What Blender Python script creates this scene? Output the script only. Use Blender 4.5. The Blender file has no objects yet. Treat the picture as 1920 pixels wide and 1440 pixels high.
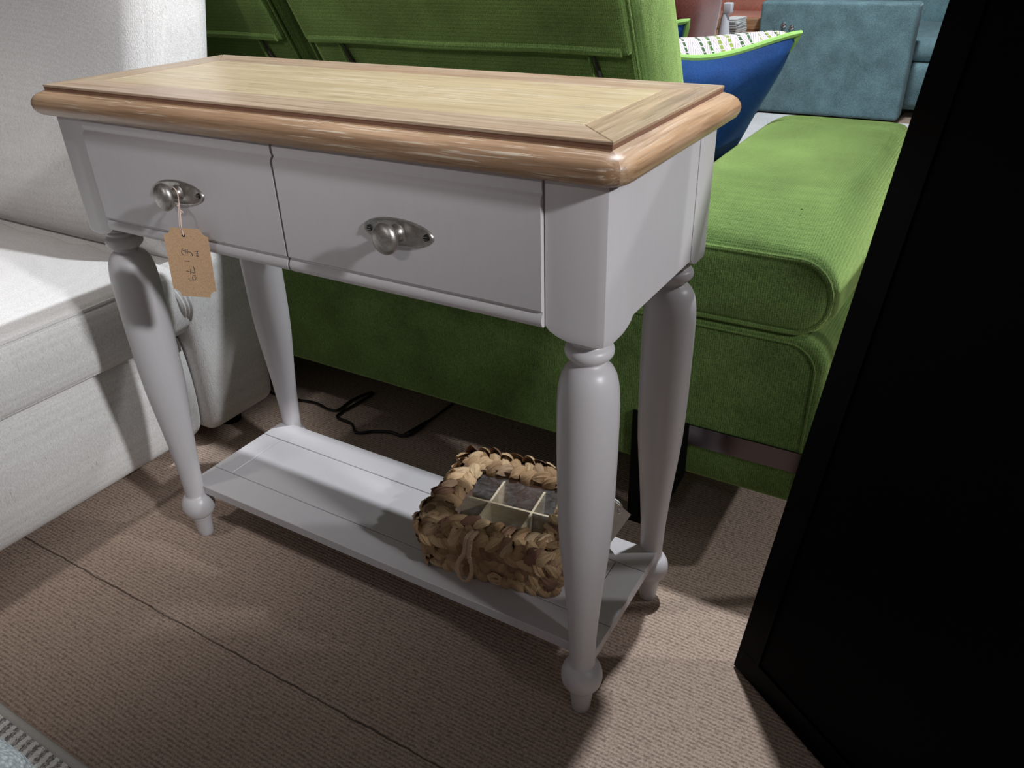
import bpy, math, random
from math import sin, cos, pi, radians, sqrt
from mathutils import Vector, Matrix
random.seed(7)
C = bpy.context.scene
COL = C.collection

# ------------------------------------------------------------------ camera
cam = bpy.data.cameras.new('camera')
cam_ob = bpy.data.objects.new('camera', cam)
COL.objects.link(cam_ob)
Rv = Vector((0.85977758, 0.50994738, -0.02713283))
Uv = Vector((-0.2322727, 0.43782699, 0.86853723))
Fv = Vector((-0.45478777, 0.74044662, -0.49488068))
M = Matrix((Rv, Uv, -Fv)).transposed().to_4x4()
M.translation = Vector((0.28015551, -0.63348444, 0.93600331))
cam_ob.matrix_world = M
cam.sensor_fit = 'HORIZONTAL'
cam.sensor_width = 36.0
cam.lens = 36.0 * 1478.6 / 1920.0
cam.clip_start = 0.02
C.camera = cam_ob

# ------------------------------------------------------------------ view + light
C.view_settings.view_transform = 'Standard'
C.view_settings.look = 'None'
C.view_settings.exposure = 0.0
C.view_settings.gamma = 1.0
C.view_settings.use_curve_mapping = False

world = bpy.data.worlds.new('showroom_ambient')
C.world = world
world.use_nodes = True
bg = world.node_tree.nodes['Background']
bg.inputs[0].default_value = (1.0, 0.94, 0.94, 1)
bg.inputs[1].default_value = 0.115


def spot(name, loc, target, power, color=(1, 1, 1), angle=70, blend=0.5, size=0.05):
    l = bpy.data.lights.new(name, 'SPOT')
    l.energy = power
    l.color = color
    l.spot_size = radians(angle)
    l.spot_blend = blend
    l.shadow_soft_size = size
    o = bpy.data.objects.new(name, l)
    COL.objects.link(o)
    o.location = loc
    d = Vector(target) - Vector(loc)
    o.rotation_euler = d.to_track_quat('-Z', 'Y').to_euler()
    return o


spot('track_spot_above_sofa', (0.07, 0.97, 2.65), (-0.30, 0.25, 0.2), 230, (0.90, 0.95, 1.0), 84, 0.6, 0.035)
spot('track_spot_right', (4.6, -1.0, 3.25), (-0.35, 0.25, 1.03), 920, (0.95, 0.97, 1.0), 21.5, 0.75, 0.16)
spot('track_spot_cream_sofa', (-1.15, -0.95, 2.6), (-1.38, -0.28, 0.30), 66, (1.0, 0.96, 0.93), 41, 0.9, 0.06)
spot('track_spot_rear_right', (2.3, 1.5, 2.5), (0.25, 0.60, 0.25), 120, (0.96, 0.97, 1.0), 34, 0.8, 0.06)
spot('front_fill_spot', (-0.15, -2.8, 2.3), (-0.45, 0.40, 1.02), 110, (1.0, 0.96, 0.94), 23.5, 0.8, 0.12)  # added fill lamp behind the camera, lifts green backrest and drawer fronts
spot('track_spot_far', (-0.3, 3.3, 2.6), (-0.6, 4.2, 0.4), 195, (0.92, 0.97, 1.0), 110, 0.8, 0.1)

# ------------------------------------------------------------------ node helpers


class NT:
    def __init__(self, name):
        self.m = bpy.data.materials.new(name)
        self.m.use_nodes = True
        self.t = self.m.node_tree
        self.b = self.t.nodes['Principled BSDF']

    def n(self, typ, **kw):
        x = self.t.nodes.new(typ)
        for k, v in kw.items():
            setattr(x, k, v)
        return x

    def l(self, a, b):
        self.t.links.new(a, b)

    def coord(self, scale=(1, 1, 1), rot=(0, 0, 0), kind='Object'):
        tc = self.n('ShaderNodeTexCoord')
        mp = self.n('ShaderNodeMapping')
        mp.inputs['Scale'].default_value = scale
        mp.inputs['Rotation'].default_value = rot
        self.l(tc.outputs[kind], mp.inputs[0])
        return mp.outputs[0]

    def noise(self, vec, scale=5, detail=3, rough=0.55, dist=0.0):
        x = self.n('ShaderNodeTexNoise')
        x.inputs['Scale'].default_value = scale
        x.inputs['Detail'].default_value = detail
        x.inputs['Roughness'].default_value = rough
        x.inputs['Distortion'].default_value = dist
        self.l(vec, x.inputs['Vector'])
        return x.outputs['Fac']

    def ramp(self, fac, stops, interp='LINEAR'):
        r = self.n('ShaderNodeValToRGB')
        cr = r.color_ramp
        cr.interpolation = interp
        while len(cr.elements) < len(stops):
            cr.elements.new(0.5)
        for e, (p, c) in zip(cr.elements, stops):
            e.position = p
            e.color = c if len(c) == 4 else (*c, 1)
        self.l(fac, r.inputs[0])
        return r.outputs[0]

    def mix(self, fac, a, b, mode='MIX'):
        x = self.n('ShaderNodeMix', data_type='RGBA', blend_type=mode)
        for i, v in ((0, fac), (6, a), (7, b)):
            if isinstance(v, (int, float)):
                x.inputs[i].default_value = v
            elif isinstance(v, tuple):
                x.inputs[i].default_value = v if len(v) == 4 else (*v, 1)
            else:
                self.l(v, x.inputs[i])
        return x.outputs[2]

    def math(self, op, a, b=0.0, c=0.0):
        x = self.n('ShaderNodeMath', operation=op)
        for i, v in enumerate((a, b, c)):
            if isinstance(v, (int, float)):
                x.inputs[i].default_value = v
            else:
                self.l(v, x.inputs[i])
        return x.outputs[0]

    def color(self, c):
        if isinstance(c, tuple):
            self.b.inputs['Base Color'].default_value = c if len(c) == 4 else (*c, 1)
        else:
            self.l(c, self.b.inputs['Base Color'])

    def set(self, **kw):
        for k, v in kw.items():
            self.b.inputs[k.replace('_', ' ')].default_value = v

    def bump(self, h, strength=0.3, dist=0.002):
        x = self.n('ShaderNodeBump')
        x.inputs['Strength'].default_value = strength
        x.inputs['Distance'].default_value = dist
        self.l(h, x.inputs['Height'])
        self.l(x.outputs[0], self.b.inputs['Normal'])


def lin(r, g, b):
    f = lambda c: ((c / 255 + 0.055) / 1.055) ** 2.4 if c > 10 else c / 255 / 12.92
    return (f(r), f(g), f(b))


def plain(name, c, rough=0.5, metal=0.0, **kw):
    t = NT(name)
    t.color(c)
    t.set(Roughness=rough, Metallic=metal, **kw)
    return t.m


def fabric(name, c_dark, c_light, scale=(700, 700, 250), bump=0.5, dist=0.0012, sheen=0.3, blot=0.25, rough=0.9, blot_scale=6,
           sheen_tint=None, fleck=None, weave=None):
    t = NT(name)
    n1 = t.noise(t.coord(scale), 1.0, 2, 0.7)
    n2 = t.noise(t.coord((scale[2] * 1.3, scale[0] * .9, scale[0])), 1.0, 2, 0.6)
    f = t.math('ADD', t.math('MULTIPLY', n1, 0.6), t.math('MULTIPLY', n2, 0.4))
    if weave:
        per, amp = weave
        tcw = t.n('ShaderNodeTexCoord')
        spw = t.n('ShaderNodeSeparateXYZ')
        t.l(tcw.outputs['Object'], spw.inputs[0])
        wobble = t.math('MULTIPLY', t.noise(t.coord((90, 90, 90)), 1.0, 2), 2.6)
        acc = None
        for k_, wt in ((0, 1.0), (1, 0.7), (2, 0.45)):
            sn_ = t.math('MULTIPLY', t.math('SINE', t.math('ADD', t.math('MULTIPLY', spw.outputs[k_], 2 * pi / per), wobble)), amp * wt)
            acc = sn_ if acc is None else t.math('ADD', acc, sn_)
        f = t.math('ADD', f, acc)
    col = t.ramp(f, [(0.33, c_dark), (0.66, c_light)])
    big = t.ramp(t.noise(t.coord(), blot_scale, 4, 0.6), [(0.3, (1 - blot,) * 3), (0.7, (1 + blot * .3,) * 3)])
    col = t.mix(1.0, col, big, 'MULTIPLY')
    if fleck:
        fl = t.ramp(t.noise(t.coord(fleck[0]), 1.0, 2, 0.5), [(0.66, (0, 0, 0)), (0.75, (1, 1, 1))])
        col = t.mix(fl, col, t.mix(1.0, col, fleck[1], 'MULTIPLY'))
    t.color(col)
    t.set(Roughness=rough, Sheen_Weight=sheen, Sheen_Roughness=0.4)
    if sheen_tint:
        t.b.inputs['Sheen Tint'].default_value = (*sheen_tint, 1)
    t.b.inputs['Specular IOR Level'].default_value = 0.15
    t.bump(f, bump, dist)
    return t.m


def oak(name, base_d, base_l, grain='X', stain=None, lime=0.5, streak=0.26):
    t = NT(name)
    s = {'X': (3, 70, 70), 'Y': (70, 3, 70)}[grain]
    s2 = {'X': (14, 420, 420), 'Y': (420, 14, 420)}[grain]
    s3 = {'X': (5, 46, 46), 'Y': (46, 5, 46)}[grain]
    g1 = t.noise(t.coord(s), 1.0, 5, 0.6, 0.4)
    col = t.ramp(g1, [(0.3, base_d), (0.68, base_l)])
    if stain:
        st = t.ramp(t.noise(t.coord(s3), 0.45, 3, 0.6, 0.6), [(0.45, (0, 0, 0)), (0.72, (1, 1, 1))])
        col = t.mix(st, col, stain)
    s4 = {'X': (6, 170, 170), 'Y': (170, 6, 170)}[grain]
    strk = t.noise(t.coord(s4), 1.0, 4, 0.65, 0.5)
    col = t.mix(1.0, col, t.ramp(strk, [(0.3, (1 - streak, 1 - streak * 1.15, 1 - streak * 1.3)), (0.6, (1 + streak * .3, 1 + streak * .27, 1 + streak * .23))]), 'MULTIPLY')
    pore = t.ramp(t.noise(t.coord(s2), 1.0, 2, 0.5, 0.6), [(0.56, (0, 0, 0)), (0.66, (1, 1, 1))])
    mask = t.ramp(t.noise(t.coord({'X': (5, 22, 22), 'Y': (22, 5, 22)}[grain]), 1.0, 3, 0.6), [(0.42, (0, 0, 0)), (0.60, (1, 1, 1))])
    pm = t.math('MULTIPLY', t.math('MULTIPLY', pore, mask), lime)
    col = t.mix(pm, col, lin(224, 214, 196))
    dk = t.ramp(t.noise(t.coord(s2), 0.8, 2, 0.5), [(0.34, (1, 1, 1)), (0.43, (0, 0, 0))])
    dk2 = t.math('MULTIPLY', dk, 0.38)
    col = t.mix(dk2, col, lin(104, 80, 60))
    t.color(col)
    t.set(Roughness=0.36)
    t.b.inputs['Specular IOR Level'].default_value = 0.45
    t.bump(pore, 0.08, 0.0005)
    return t.m


# ------------------------------------------------------------------ materials
PAINT = NT('grey_eggshell_paint')
pn = PAINT.noise(PAINT.coord((160, 160, 30)), 1.0, 3)
PAINT.color(PAINT.mix(0.06, lin(196, 192, 194), PAINT.ramp(pn, [(0.3, lin(176, 170, 174)), (0.7, lin(210, 208, 212))])))
PAINT.set(Roughness=0.38)
PAINT.bump(pn, 0.04, 0.0006)
PAINT = PAINT.m

OAK_PANEL = oak('oak_inlay_grain', lin(178, 158, 124), lin(200, 180, 146), 'X', None, 0.75, 0.10)
OAK_LONG = oak('oak_border_long_grain', lin(166, 142, 120), lin(188, 166, 144), 'X', lin(168, 138, 110), 0.25)
OAK_CROSS = oak('oak_border_cross_grain', lin(162, 138, 112), lin(190, 166, 138), 'Y', lin(150, 132, 112), 0.25)
OAK_LIP = oak('oak_moulded_edge', lin(140, 110, 84), lin(176, 146, 118), 'X', lin(134, 102, 76), 0.5)
OAK_LIP_Y = oak('oak_moulded_end', lin(150, 116, 84), lin(186, 156, 126), 'Y', lin(160, 140, 122), 0.35)
OAK_EDGE = plain('oak_dark_edge', lin(128, 92, 74), 0.6)
GAP = plain('dark_gap', lin(40, 34, 34), 0.8)

WHITE_FAB = fabric('cream_slub_linen', lin(204, 200, 198), lin(237, 235, 233), (620, 620, 190), 0.6, 0.0018, 0.12, 0.05, 0.92, 5, weave=(0.0026, 0.03),
                   fleck=((600, 600, 50), lin(215, 204, 190)))
GREEN_FAB = fabric('green_chenille', lin(62, 84, 42), lin(114, 142, 78), (760, 760, 230), 0.8, 0.0018, 0.9, 0.40, 0.85, 8, weave=(0.0034, 0.055),
                   sheen_tint=(0.66, 0.9, 0.3))
TEAL_FAB = fabric('teal_velour', lin(92, 124, 133), lin(134, 164, 172), (240, 240, 140), 0.3, 0.002, 0.4, 0.35, 0.85, 9,
                  sheen_tint=(0.7, 0.9, 1.0))
PINK_FAB = fabric('dusty_pink_velvet', lin(126, 68, 60), lin(160, 94, 84), (160, 160, 120), 0.2, 0.002, 0.4, 0.35, 0.85, 5)
PEACH_FAB = fabric('peach_upholstery', lin(186, 120, 104), lin(212, 150, 132), (160, 160, 120), 0.2, 0.002, 0.2, 0.15, 0.85, 5)
BLUE_VEL = fabric('royal_blue_velvet', lin(20, 54, 106), lin(28, 70, 130), (300, 300, 300), 0.15, 0.001, 0.45, 0.35, 0.75, 9,
                  sheen_tint=(0.35, 0.6, 1.0))
LIME_PIPE = fabric('lime_piping_cord', lin(140, 186, 96), lin(164, 208, 122), (900, 900, 900), 0.3, 0.0006, 0.1, 0.05)
BOUCLE = NT('pale_grey_boucle')
vo = BOUCLE.n('ShaderNodeTexVoronoi')
vo.inputs['Scale'].default_value = 230
BOUCLE.l(BOUCLE.coord(), vo.inputs['Vector'])
BOUCLE.color(BOUCLE.ramp(vo.outputs['Distance'], [(0.0, lin(196, 201, 200)), (0.7, lin(140, 147, 148))]))
BOUCLE.set(Roughness=0.95)
BOUCLE.bump(BOUCLE.math('SUBTRACT', 1.0, vo.outputs['Distance']), 0.7, 0.003)
BOUCLE = BOUCLE.m

# patterned cushion front: white ground, fine chevron lines, green/teal stalks
t = NT('palm_print_cotton')
sep = t.n('ShaderNodeSeparateXYZ')
t.l(t.coord((1, 1, 1), kind='UV'), sep.inputs[0])
U_, V_ = sep.outputs[0], sep.outputs[1]
zig = t.math('ABSOLUTE', t.math('SUBTRACT', t.math('FRACT', t.math('MULTIPLY', U_, 9.0)), 0.5))
fine = t.math('FRACT', t.math('MULTIPLY', t.math('ADD', V_, t.math('MULTIPLY', zig, 0.16)), 62.0))
fine = t.math('LESS_THAN', fine, 0.30)
col = t.mix(fine, lin(222, 218, 218), lin(156, 136, 150))
wob = t.math('MULTIPLY', t.math('SUBTRACT', t.noise(t.coord((3, 5, 1), kind='UV'), 1.0, 2), 0.5), 0.10)
uu = t.math('ADD', t.math('ADD', U_, wob), t.math('MULTIPLY', V_, 0.12))
st = t.math('FRACT', t.math('MULTIPLY', uu, 22.0))
st = t.math('LESS_THAN', st, 0.34)
sel = t.math('GREATER_THAN', t.noise(t.coord((13, 1.0, 1), kind='UV'), 1.0, 1), 0.38)
tone = t.noise(t.coord((11, 0.4, 1), kind='UV'), 1.3, 1)
scol = t.ramp(tone, [(0.36, lin(54, 82, 46)), (0.5, lin(130, 148, 66)), (0.58, lin(60, 98, 56)), (0.68, lin(52, 150, 168))], 'CONSTANT')
dash = t.math('GREATER_THAN', t.math('FRACT', t.math('MULTIPLY', V_, 90.0)), 0.18)
col = t.mix(t.math('MULTIPLY', t.math('MULTIPLY', st, sel), dash), col, scol)
t.color(col)
t.set(Roughness=0.85)
PALM = t.m

STEEL = NT('antique_pewter_metal')
sn = STEEL.noise(STEEL.coord(), 220, 4, 0.7)
STEEL.color(STEEL.ramp(sn, [(0.3, lin(150, 146, 142)), (0.7, lin(192, 188, 183))]))
STEEL.set(Roughness=0.42, Metallic=1.0)
STEEL = STEEL.m
SCREW = plain('dark_screw_slot', lin(40, 38, 38), 0.45, 0.6)
CHROME_DARK = plain('dark_smoked_chrome', lin(92, 84, 86), 0.16, 1.0)
CHROME = plain('bright_chrome', lin(200, 200, 202), 0.2, 1.0)
BLACK = plain('satin_black', (0.0022, 0.0022, 0.0026), 0.42)
BLACK.node_tree.nodes['Principled BSDF'].inputs['Specular IOR Level'].default_value = 0.03
BLACK_FRAME = plain('black_frame_lacquer', (0.0012, 0.0013, 0.002), 0.35)
BLACK_FRAME.node_tree.nodes['Principled BSDF'].inputs['Specular IOR Level'].default_value = 0.06
BLACK_LEG = plain('matt_black_metal', (0.003, 0.003, 0.003), 0.6)
BLACK_LEG.node_tree.nodes['Principled BSDF'].inputs['Specular IOR Level'].default_value = 0.1
RUBBER = plain('black_cable_sheath', (0.004, 0.004, 0.0045), 0.4)
INK = plain('black_ink', lin(52, 48, 50), 0.6)
STRING = plain('pale_pink_cotton_string', lin(224, 200, 186), 0.9)
WHITE_CORD = plain('white_cord', lin(222, 220, 216), 0.8)
PALE_PAINT = plain('white_lacquer', lin(232, 234, 242), 0.4)
PAPER = plain('white_paper', lin(226, 228, 228), 0.7)

t = NT('kraft_card')
k1 = t.noise(t.coord(), 900, 2, 0.6)
t.color(t.ramp(k1, [(0.32, lin(178, 142, 108)), (0.5, lin(198, 162, 126)), (0.7, lin(208, 174, 138))]))
t.set(Roughness=0.85)
KRAFT = t.m
t = NT('cream_card')
k1 = t.noise(t.coord(), 500, 2, 0.6)
t.color(t.ramp(k1, [(0.3, lin(216, 211, 200)), (0.7, lin(232, 228, 219))]))
t.set(Roughness=0.8)
CARD = t.m

# water hyacinth leaf strips
t = NT('water_hyacinth_strips')
geo = t.n('ShaderNodeNewGeometry')
rnd = geo.outputs['Random Per Island']
base = t.ramp(rnd, [(0.0, lin(150, 120, 90)), (0.3, lin(176, 144, 110)), (0.6, lin(198, 168, 132)), (0.82, lin(212, 186, 150)), (0.97, lin(132, 98, 82))])
fib = t.noise(t.coord((2.0, 26, 1), kind='UV'), 1.0, 4, 0.65)
col = t.mix(1.0, base, t.ramp(fib, [(0.28, (0.50, 0.45, 0.40)), (0.58, (1.12, 1.1, 1.06))]), 'MULTIPLY')
t.color(col)
t.set(Roughness=0.62)
t.b.inputs['Specular IOR Level'].default_value = 0.3
t.bump(fib, 0.7, 0.002)
STRAW = t.m
BRAID = plain('pale_braided_cord', lin(190, 160, 134), 0.8)
STRAW_DARK = plain('dark_straw_core', lin(84, 60, 42), 0.9)
t = NT('pale_divider_wood')
t.color(t.ramp(t.noise(t.coord((20, 20, 90)), 4, 3), [(0.3, lin(206, 186, 152)), (0.7, lin(226, 210, 180))]))
t.set(Roughness=0.7)
DIV_WOOD = t.m
t = NT('brown_basket_lining')
t.color(t.ramp(t.noise(t.coord(), 30, 3), [(0.3, lin(150, 122, 108)), (0.7, lin(170, 142, 126))]))
t.set(Roughness=0.9)
LINING = t.m
t = NT('dusty_window_film')
tr = t.n('ShaderNodeBsdfTransparent')
gl = t.n('ShaderNodeBsdfGlossy')
gl.inputs['Roughness'].default_value = 0.12
gl.inputs['Color'].default_value = (0.9, 0.92, 0.95, 1)
mx = t.n('ShaderNodeMixShader')
dn = t.ramp(t.noise(t.coord((40, 60, 60)), 1.0, 5, 0.7, 1.0), [(0.35, (0.02, 0.02, 0.02)), (0.75, (0.07, 0.07, 0.07))])
t.l(dn, mx.inputs[0])
t.l(tr.outputs[0], mx.inputs[1])
t.l(gl.outputs[0], mx.inputs[2])
df = t.n('ShaderNodeBsdfDiffuse')
df.inputs['Color'].default_value = (0.8, 0.8, 0.82, 1)
mx2 = t.n('ShaderNodeMixShader')
dust = t.ramp(t.noise(t.coord((60, 60, 60)), 1.0, 6, 0.75, 1.5), [(0.42, (0.015, 0.015, 0.015)), (0.8, (0.09, 0.09, 0.09))])
t.l(dust, mx2.inputs[0])
t.l(mx.outputs[0], mx2.inputs[1])
t.l(df.outputs[0], mx2.inputs[2])
t.l(mx2.outputs[0], t.t.nodes['Material Output'].inputs[0])
FILM = t.m

# looped carpet in ribs along x, with one butt seam
t = NT('brown_loop_carpet')
tc = t.n('ShaderNodeTexCoord')
sep = t.n('ShaderNodeSeparateXYZ')
t.l(tc.outputs['Object'], sep.inputs[0])
nz = t.math('SUBTRACT', t.noise(t.coord((26, 60, 1)), 1.0, 3, 0.6), 0.5)
yy = t.math('ADD', sep.outputs[1], t.math('MULTIPLY', nz, 0.0035))
rib = t.math('SINE', t.math('MULTIPLY', yy, 2 * pi / 0.0060))
rib01 = t.math('MULTIPLY_ADD', rib, 0.5, 0.5)
loop = t.n('ShaderNodeTexVoronoi')
loop.inputs['Scale'].default_value = 1.0
t.l(t.coord((260, 300, 260)), loop.inputs['Vector'])
ld = loop.outputs['Distance']
hgt = t.math('SUBTRACT', t.math('MULTIPLY', rib01, 0.40), t.math('MULTIPLY', ld, 0.7))
fine = t.noise(t.coord((600, 600, 600)), 1.0, 2, 0.6)
mixf = t.math('ADD', t.math('MULTIPLY', fine, 0.55), t.math('MULTIPLY', t.math('ADD', hgt, 0.5), 0.55))
col = t.ramp(mixf, [(0.22, lin(130, 112, 100)), (0.5, lin(174, 153, 138)), (0.85, lin(200, 180, 165))])
grey = t.ramp(t.noise(t.coord((1.4, 1.4, 1)), 1.0, 2), [(0.4, (0, 0, 0)), (0.65, (1, 1, 1))])
col = t.mix(t.math('MULTIPLY', grey, 0.25), col, t.mix(1.0, col, (0.95, 1.0, 1.06), 'MULTIPLY'))
sn1 = t.math('MULTIPLY', t.math('SUBTRACT', t.noise(t.coord((18, 0, 0)), 1.0, 4, 0.7), 0.5), 0.012)
sd = t.math('ABSOLUTE', t.math('SUBTRACT', t.math('SUBTRACT', sep.outputs[1], -0.141), sn1))
sw = t.math('MULTIPLY_ADD', t.noise(t.coord((9, 0, 0)), 1.0, 2), 0.0030, 0.0)
seam = t.math('LESS_THAN', sd, sw)
col = t.mix(t.math('MULTIPLY', seam, 0.75), col, lin(58, 50, 44))
t.color(col)
t.set(Roughness=0.97)
t.b.inputs['Specular IOR Level'].default_value = 0.05
t.bump(hgt, 0.5, 0.003)
CARPET = t.m

t = NT('striped_rug_pile')
tc = t.n('ShaderNodeTexCoord')
sep = t.n('ShaderNodeSeparateXYZ')
t.l(tc.outputs['Object'], sep.inputs[0])
nz = t.math('MULTIPLY', t.math('SUBTRACT', t.noise(t.coord((330, 260, 1)), 1.0, 4, 0.7), 0.5), 0.020)
sx = t.math('ADD', t.math('ADD', sep.outputs[0], nz), t.math('MULTIPLY', sep.outputs[1], 0.1))
stp = t.math('SINE', t.math('MULTIPLY', sx, 2 * pi / 0.0165))
stp = t.math('GREATER_THAN', stp, 0.0)
spk = t.ramp(t.noise(t.coord((420, 300, 300)), 1.0, 3, 0.7), [(0.36, lin(84, 82, 92)), (0.5, lin(150, 140, 140)), (0.64, lin(214, 208, 202))])
lt = t.ramp(t.noise(t.coord((500, 200, 300)), 1.0, 2, 0.6), [(0.3, lin(222, 218, 212)), (0.6, lin(246, 244, 240))])
t.color(t.mix(stp, spk, lt))
t.set(Roughness=0.95)
t.bump(t.noise(t.coord((300, 200, 300)), 1.0, 3), 0.8, 0.004)
RUG = t.m
RUG_EDGE = fabric('grey_rug_binding', lin(178, 173, 167), lin(206, 201, 195), (900, 500, 900), 0.5, 0.001, 0, 0.1)
WALL = plain('off_white_wall', lin(206, 204, 200), 0.9)
PALE_RUG = fabric('pale_white_rug', lin(214, 216, 218), lin(238, 240, 242), (120, 120, 120), 0.4, 0.003, 0, 0.1)
TABLE_WOOD = oak('far_table_wood', lin(150, 112, 84), lin(190, 150, 116), 'X', None, 0.1)


# ------------------------------------------------------------------ mesh helpers
class MB:
    def __init__(self):
        self.v, self.f, self.uv, self.sm = [], [], {}, []

    def vert(self, p):
        self.v.append(Vector(p))
        return len(self.v) - 1

    def face(self, ids, uv=None, smooth=True):
        if uv:
            self.uv[len(self.f)] = uv
        self.f.append(tuple(ids))
        self.sm.append(smooth)

    def box(self, lo, hi, bev=0.0, smooth=False):
        x0, y0, z0 = lo
        x1, y1, z1 = hi
        if bev > 0:
            self.soft([(x0 + x1) / 2, (y0 + y1) / 2, (z0 + z1) / 2], [x1 - x0, y1 - y0, z1 - z0], bev, 3, None)
            return
        i = [self.vert(p) for p in ((x0, y0, z0), (x1, y0, z0), (x1, y1, z0), (x0, y1, z0), (x0, y0, z1), (x1, y0, z1), (x1, y1, z1), (x0, y1, z1))]
        for q in ((0, 3, 2, 1), (4, 5, 6, 7), (0, 1, 5, 4), (1, 2, 6, 5), (2, 3, 7, 6), (3, 0, 4, 7)):
            self.face([i[k] for k in q], smooth=smooth)

    def soft(self, c, size, r, n=6, fn=None, mid=2):
        """rounded box; r corner radius, n segments per corner, mid subdivisions across flats, fn deforms (p, unit) -> p"""
        h = [s / 2 for s in size]
        r = min(r, min(h) * 0.999)

        def ticks(hh):
            a = [-hh + r * (1 - cos(pi / 2 * k / n)) for k in range(n)]
            b = [-(hh - r) + 2 * (hh - r) * k / mid for k in range(mid + 1)]
            return a + b + [-x for x in reversed(a)]
        T = [ticks(x) for x in h]
        idx = {}

        def pt(p):
            key = tuple(round(x, 6) for x in p)
            if key in idx:
                return idx[key]
            inner = Vector([max(-(h[k] - r), min(h[k] - r, p[k])) for k in range(3)])
            d = Vector(p) - inner
            q = inner + d.normalized() * r if d.length > 1e-9 else Vector(p)
            u = Vector([p[k] / h[k] for k in range(3)])
            if fn:
                q = Vector(fn(q, u))
            idx[key] = self.vert(q + Vector(c))
            return idx[key]
        for ax in range(3):
            a, b = (ax + 1) % 3, (ax + 2) % 3
            for s in (-1, 1):
                for i in range(len(T[a]) - 1):
                    for j in range(len(T[b]) - 1):
                        ids = []
                        for (ii, jj) in ((i, j), (i + 1, j), (i + 1, j + 1), (i, j + 1)):
                            p = [0, 0, 0]
                            p[ax] = s * h[ax]
                            p[a] = T[a][ii]
                            p[b] = T[b][jj]
                            ids.append(pt(p))
                        if s < 0:
                            ids.reverse()
                        if len(set(ids)) >= 3:
                            self.face(ids)

    def tube(self, pts, r, n=8, closed=False, cap=True):
        pts = [Vector(p) for p in pts]
        m = len(pts)
        rings = []
        prev = None
        for i, p in enumerate(pts):
            if closed:
                d = pts[(i + 1) % m] - pts[i - 1]
            else:
                d = pts[min(i + 1, m - 1)] - pts[max(i - 1, 0)]
            d.normalize()
            if prev is None:
                a = d.orthogonal().normalized()
            else:
                a = (prev - d * prev.dot(d))
                a = a.normalized() if a.length > 1e-6 else d.orthogonal().normalized()
            prev = a
            b = d.cross(a)
            rr = r[i] if isinstance(r, (list, tuple)) else r
            rings.append([self.vert(p + (a * cos(2 * pi * k / n) + b * sin(2 * pi * k / n)) * rr) for k in range(n)])
        for i in range(m if closed else m - 1):
            A, B = rings[i], rings[(i + 1) % m]
            for k in range(n):
                self.face([A[k], A[(k + 1) % n], B[(k + 1) % n], B[k]])
        if cap and not closed:
            self.face(list(reversed(rings[0])))
            self.face(rings[-1])

    def lathe(self, axis_xy, prof, n=40):
        rings = []
        for r, z in prof:
            rings.append([self.vert((axis_xy[0] + r * cos(2 * pi * k / n), axis_xy[1] + r * sin(2 * pi * k / n), z)) for k in range(n)])
        for A, B in zip(rings, rings[1:]):
            for k in range(n):
                self.face([A[k], A[(k + 1) % n], B[(k + 1) % n], B[k]])
        self.face(list(reversed(rings[0])))
        self.face(rings[-1])

    def prism(self, poly, z0, z1, bev=0.0):
        """poly counter-clockwise (x, y)"""
        n = len(poly)
        levels = [(z0, 0)]
        if bev:
            levels = [(z0, 0), (z1 - bev, 0), (z1, bev)]
        else:
            levels = [(z0, 0), (z1, 0)]
        cx = sum(p[0] for p in poly) / n
        cy = sum(p[1] for p in poly) / n
        rings = []
        for z, ins in levels:
            ring = []
            for k in range(n):
                p = Vector(poly[k])
                if ins:
                    a = (Vector(poly[k]) - Vector(poly[k - 1])).normalized()
                    b = (Vector(poly[(k + 1) % n]) - Vector(poly[k])).normalized()
                    na, nb = Vector((-a.y, a.x)), Vector((-b.y, b.x))
                    m = (na + nb)
                    m = m / max(m.dot(na), 0.2)
                    p = p + m * ins
                ring.append(self.vert((p[0], p[1], z)))
            rings.append(ring)
        for A, B in zip(rings, rings[1:]):
            for k in range(n):
                self.face([A[k], A[(k + 1) % n], B[(k + 1) % n], B[k]], smooth=False)
        self.face(list(reversed(rings[0])), smooth=False)
        self.face(rings[-1], smooth=False)

    def extrude_x(self, prof, x0, x1):
        """closed profile of (y, z), extruded along x"""
        a = [self.vert((x0, y, z)) for y, z in prof]
        b = [self.vert((x1, y, z)) for y, z in prof]
        n = len(prof)
        for k in range(n):
            self.face([a[k], b[k], b[(k + 1) % n], a[(k + 1) % n]], smooth=False)
        self.face(list(reversed(a)), smooth=False)
        self.face(b, smooth=False)

    def build(self, name, mat, parent=None, base=None, sharp=40):
        off = Vector((0, 0, 0))
        if parent is not None:
            q = parent
            while q.parent is not None:
                q = q.parent
            off = Vector(q.location)
        elif base is not None:
            off = Vector(base)
        me = bpy.data.meshes.new(name)
        me.from_pydata([tuple(v - off) for v in self.v], [], self.f)
        me.polygons.foreach_set('use_smooth', self.sm)
        if self.uv:
            ul = me.uv_layers.new(name='UVMap')
            for pi_, p in enumerate(me.polygons):
                if pi_ in self.uv:
                    for k, li in enumerate(p.loop_indices):
                        ul.data[li].uv = self.uv[pi_][k]
        me.update()
        if sharp:
            me.set_sharp_from_angle(angle=radians(sharp))
        me.materials.append(mat)
        o = bpy.data.objects.new(name, me)
        COL.objects.link(o)
        if parent is not None:
            o.parent = parent
        else:
            o.location = off
        return o


def tag(o, label, cat, group=None):
    o['label'] = label
    o['category'] = cat
    if group:
        o['group'] = group
    return o


def thing(name, label, cat, loc, group=None):
    o = bpy.data.objects.new(name, None)
    o.empty_display_size = 0.05
    COL.objects.link(o)
    o.location = loc
    return tag(o, label, cat, group)


def struct(o):
    o['kind'] = 'structure'
    return o


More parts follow.
